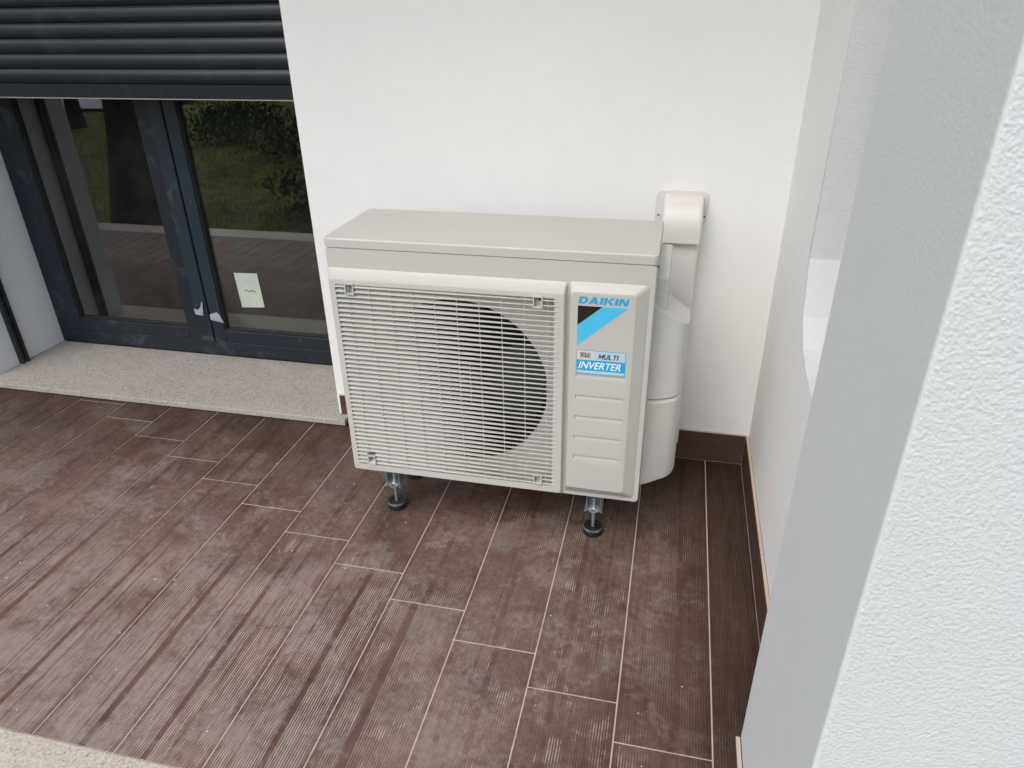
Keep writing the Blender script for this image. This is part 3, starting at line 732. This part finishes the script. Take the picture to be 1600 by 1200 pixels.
def strokes(word, x0, x1, z0, z1, y, m, th, shear, gap):
    bm = bmesh.new(); tot = sum(GL[c][0]+gap for c in word)-gap+shear; cur = 0; k = 0
    sx_ = (x1-x0)/tot; sz_ = z1-z0
    for c in word:
        for ln in GL[c][1]:
            P = [Vector((x0+(cur+a+shear*b)*sx_, z0+b*sz_)) for a, b in ln]
            for a, b in zip(P, P[1:]):
                d = (b-a).normalized(); n = Vector((-d.y, d.x))*th/2; e_ = d*th*.45; k += 1
                bm.faces.new([bm.verts.new((q.x, y-.000012*k, q.y)) for q in (a-e_+n, b+e_+n, b+e_-n, a-e_-n)])
        cur += GL[c][0]+gap
    return obj('label_text', bm, M[m], lb)
strokes('R32', -.5155, -.4955, .6540, .6618, yl-.0013, 'black', .0019, 0, .42)
strokes('MULTI', -.4705, -.4205, .6505, .6620, yl-.0011, 'black', .0024, .28, .42)
text('label_text', 'INVERTER', -.5225, -.4130, .6185, .6385, yl-.0004, 'lwhite', .008, .3, lb)
# side covers
def cr(pts, n=4):                                    # smooth an open outline (Catmull-Rom)
    out = []
    for i in range(len(pts)-1):
        p0, p1, p2, p3 = (Vector(pts[max(0, min(len(pts)-1, i+k))]) for k in (-1, 0, 1, 2))
        for k in range(n):
            u = k/n; out.append(tuple(.5*((2*p1)+(p2-p0)*u+(2*p0-5*p1+4*p2-p3)*u*u+(3*p1-p0-3*p2+p3)*u**3)))
    return out+[tuple(pts[-1])]
plo = cr([(-.341, -.481), (-.318, -.465), (-.294, -.446), (-.268, -.424), (-.252, -.398), (-.2455, -.365), (-.2440, -.313), (-.2440, -.266)])
phi = cr([(-.341, -.481), (-.318, -.477), (-.294, -.468), (-.270, -.453), (-.255, -.430), (-.2470, -.390), (-.2450, -.330), (-.2440, -.266)])
XI = X1-.002
def rg(o_, z, ins=0.):
    pts = [(XI, -.266), (XI, o_[0][1])]+list(o_)
    c = Vector((-.320, -.36)); r_ = []
    for k, (x, y) in enumerate(pts):
        if k > 1 and ins:
            d = (Vector((x, y))-c).normalized()*ins; x -= d.x; y = min(-.266, y-d.y) if k == len(pts)-1 else y-d.y
        r_.append((x, y, z(x, y) if callable(z) else z))
    return r_
def lerp_plan(f): return [(a[0]+(b[0]-a[0])*f, a[1]+(b[1]-a[1])*f) for a, b in zip(plo, phi)]
bm = loft(bmesh.new(), [rg(plo, .196, .007), rg(plo, .199, .002), rg(plo, .204), rg(lerp_plan(.5), .34), rg(phi, .474), rg(phi, .4785, .0012), rg(phi, .4835, .0060), rg(phi, .4850, .012)])
obj('side_cover', bm, M['accover'], ac, smooth=True)
def topz(x, y): return .766-.66*(x-X1)-.10*(y+.49)
bm = loft(bmesh.new(), [rg(phi, .4862, .011), rg(phi, .4905, .0008), rg(phi, .492), rg(phi, lambda x, y: topz(x, y)-.004), rg(phi, lambda x, y: topz(x, y)-.0012, .0008), rg(phi, lambda x, y: topz(x, y), .0040)])
obj('side_cover', bm, M['accover'], ac, smooth=True)
vp = [(-.285, .70), (-.446, .70), (-.446, .826), (-.443, .834), (-.425, .846), (-.400, .860), (-.365, .868), (-.285, .872)]
bm = bmesh.new(); rings = [[(XI, y, z) for y, z in vp], [(-.318, y, z) for y, z in vp], [(-.3125, y+(.002 if y < -.3 else 0), z-.001) for y, z in vp], [(-.3095, y+(.007 if y < -.3 else 0), z-.005) for y, z in vp]]
loft(bm, rings)
obj('valve_cover', bm, M['accover'], ac, smooth=True)
# levelling feet
def foot(px, py):
    ft = empty('foot', (px, py, 0), '', ''); del ft['label']; del ft['category']; ft.parent = ac; ft.location = wloc(ft)-wloc(ac)
    obj('rubber_pad', loft(bmesh.new(), [circz(px, py, .0265, .0003, 28), circz(px, py, .0300, .003, 28), circz(px, py, .0305, .023, 28), circz(px, py, .0285, .0280, 28), circz(px, py, .018, .0280, 28), circz(px, py, .016, .0245, 28)]), M['rubber'], ft, smooth=True)
    obj('rim_dust', loft(bmesh.new(), [circz(px, py, .03075, .0205, 28), circz(px, py, .03085, .0225, 28), circz(px, py, .0292, .0278, 28), circz(px, py, .0288, .0275, 28)], cap0=False, cap1=False), M['rubdust'], ft, smooth=True)
    bm = loft(bmesh.new(), [circz(px, py, .0048+(.0005 if i % 2 else 0), .020+.0018*i, 12) for i in range(64)])
    obj('threaded_rod', bm, M['zinc'], ft, smooth=True)
    obj('nut', loft(bmesh.new(), [circz(px, py, .0095, .098, 6), circz(px, py, .0095, .106, 6)]), M['zinc'], ft)
    obj('washer', loft(bmesh.new(), [circz(px, py, .0130, .0958, 18), circz(px, py, .0130, .0978, 18)]), M['zinc'], ft, smooth=True)
    # pressed channel bracket: wavy plate and upright flanges to the base rail
    bm = bmesh.new(); r1 = []
    for yy in (py-.020, py+.045):
        dn = .0 if yy < py else 0.012
        up = []; lo = []
        for i in range(13):
            u = -1+i/6; x = px+u*.0270
            z = .0905+.0055*(1+math.cos(math.pi*min(1, abs(abs(u)-.62)/.38)))/2*(1 if abs(u) > .24 else 0)-.003*(1 if abs(u) < .25 else 0)+dn
            up.append((x, yy, z+.0024)); lo.append((x, yy, z))
        r1.append(up+lo[::-1])
    loft(bm, r1); obj('bracket', bm, M['zinc'], ft, smooth=True)
    bm = bmesh.new(); box(bm, px-.0225, px-.0200, py-.012, py+.045, .0995, .168, bev=.0008, seg=1); box(bm, px+.0200, px+.0225, py-.012, py+.045, .0995, .168, bev=.0008, seg=1)
    box(bm, px-.0200, px+.0200, py+.0425, py+.045, .106, .168)
    obj('bracket_flange', bm, M['zinc'], ft)
    return ft
for px in (-1.121, -.4735):
    for py in (-.479, -.300): foot(px, py)
    obj('base_rail', B(px-.026, px+.026, -.470, -.262, .174, .1915, bev=.002), M['ac'], ac)

# far back edge: nothing else; floor of the world is the lawn
print('objects', len(bpy.data.objects))
